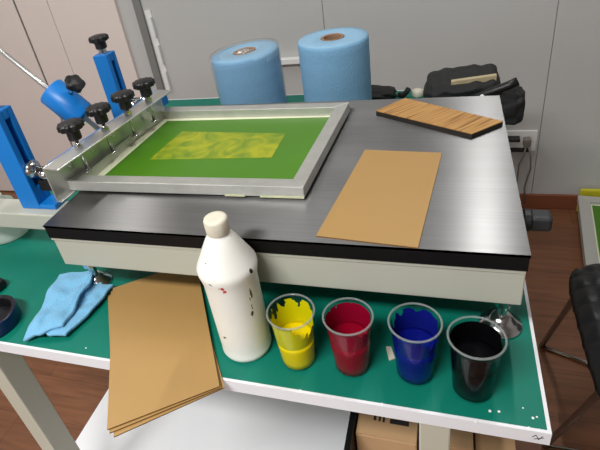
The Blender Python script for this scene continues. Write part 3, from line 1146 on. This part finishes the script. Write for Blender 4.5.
# ---------------------------------------------------------------- under the table
bm = box(B(), -1.222, -.31, -.75, .62, .0004, .008)
tag(obj('white_board', bm, M['board'], bevel=.001), 'large white board lying on the wooden floor under the table', 'board')


def carton(name, x0, x1, y0, y1, h, label, z0=.0004):
    t = thing(name, label, 'box', ((x0 + x1) / 2, (y0 + y1) / 2, z0), 'cartons under the table')
    obj('carton_body', box(B(), x0, x1, y0, y1, z0, z0 + h - .004), M['card'], t, bevel=.003)
    ym = (y0 + y1) / 2
    obj('flap', box(B(), x0 + .001, x1 - .001, y0 + .001, ym - .001, z0 + h - .004, z0 + h), M['card'], t)
    obj('flap', box(B(), x0 + .001, x1 - .001, ym + .001, y1 - .001, z0 + h - .004, z0 + h), M['card'], t)
    obj('packing_tape', box(B(), x0 + .002, x1 - .002, ym - .022, ym + .022, z0 + h, z0 + h + .0006), M['tape'], t)
    return t


b1 = carton('cardboard_box', -.281, -.152, .035, .32, .40, 'cardboard box with black label print, left of the cream table leg')
bm = B()
for px0, px1, py in ((374, 376.5, 416), (379, 381, 417), (383, 385, 418), (390, 409, 421)):
    p, q = at(px0, py, .4012), at(px1, py + (px1 - px0) * .17, .4012)
    w = .006 if px1 - px0 > 5 else .010
    prism(bm, [(p.x, p.y - w), (q.x, q.y - w), (q.x, q.y + w), (p.x, p.y + w)], .4011, .4016)
obj('label_print', bm, M['ink'], b1, label='black printed marks')
carton('cardboard_box', -.148, -.040, .05, .34, .39, 'plain cardboard box between the table leg and the rightmost box')
carton('cardboard_box', -.034, .045, .03, .34, .36, 'narrow cardboard box under the right corner of the table')
bm = box(B(), -.296, -.284, -.02, .34, .0004, .42)  # added black panel stands in for the dark gap beside the carton
tag(obj('dark_gap_panel', bm, M['core'], bevel=.001), 'thin black panel standing in for the dark gap beside the left cardboard box', 'board')

# ---------------------------------------------------------------- light


def area(name, x, y, z, sx, sy, power, col=(1, .97, .93), rx=0, ry=0):
    l = bpy.data.lights.new(name, 'AREA')
    l.shape = 'RECTANGLE'
    l.size, l.size_y = sx, sy
    l.energy = power
    l.color = col
    o = bpy.data.objects.new(name, l)
    o.location = (x, y, z)
    o.rotation_euler = (rx, ry, 0)
    COL.objects.link(o)
    return o


area('ceiling_lamp', 0.095, 0.85, CH - .03, .05, .7, 13, (1, .99, .97))
area('ceiling_lamp', -1.9, 0.35, CH - .03, .10, 1.2, 14, (1, .97, .93))
area('ceiling_lamp', -0.9, -1.35, CH - .03, 1.2, .3, 76, (1, .99, .97))
# fill light added behind the camera to brighten the front faces
area('added_fill_light', -1.0, Y0 + .04, 1.45, 2.2, 1.2, 16, (.95, .97, 1), math.radians(90))
bm = B()
for q in ((-2.18, -2.12, .80, 2.10), (.12, .18, .80, 2.10), (-1.03, -.97, .86, 2.04)):
    box(bm, q[0], q[1], Y0, Y0 + .03, q[2], q[3])
box(bm, -2.12, .12, Y0, Y0 + .03, .80, .86)
box(bm, -2.12, .12, Y0, Y0 + .03, 2.04, 2.10)
struct('added_window_1', bm, M['white'])  # unseen frame, added to go around the fill light
w = bpy.data.worlds.new('World')
sc.world = w
w.use_nodes = True
w.node_tree.nodes['Background'].inputs['Color'].default_value = (.5, .5, .52, 1)
w.node_tree.nodes['Background'].inputs['Strength'].default_value = 0.2

# ---------------------------------------------------------------- camera
cd = bpy.data.cameras.new('Camera')
cd.sensor_fit = 'HORIZONTAL'
cd.sensor_width = 36.0
cd.lens = F * 36.0 / 600.0
cd.shift_x = 36.95 / 600.0
cd.shift_y = -32.44 / 600.0
cd.clip_start = 0.02
co = bpy.data.objects.new('Camera', cd)
COL.objects.link(co)
co.matrix_world = Matrix.Translation(CAM) @ ROT.to_4x4()
sc.camera = co

sc.view_settings.view_transform = 'Standard'
sc.view_settings.look = 'None'
sc.view_settings.gamma = 1.0
sc.view_settings.use_curve_mapping = False
sc.view_settings.exposure = 0.0
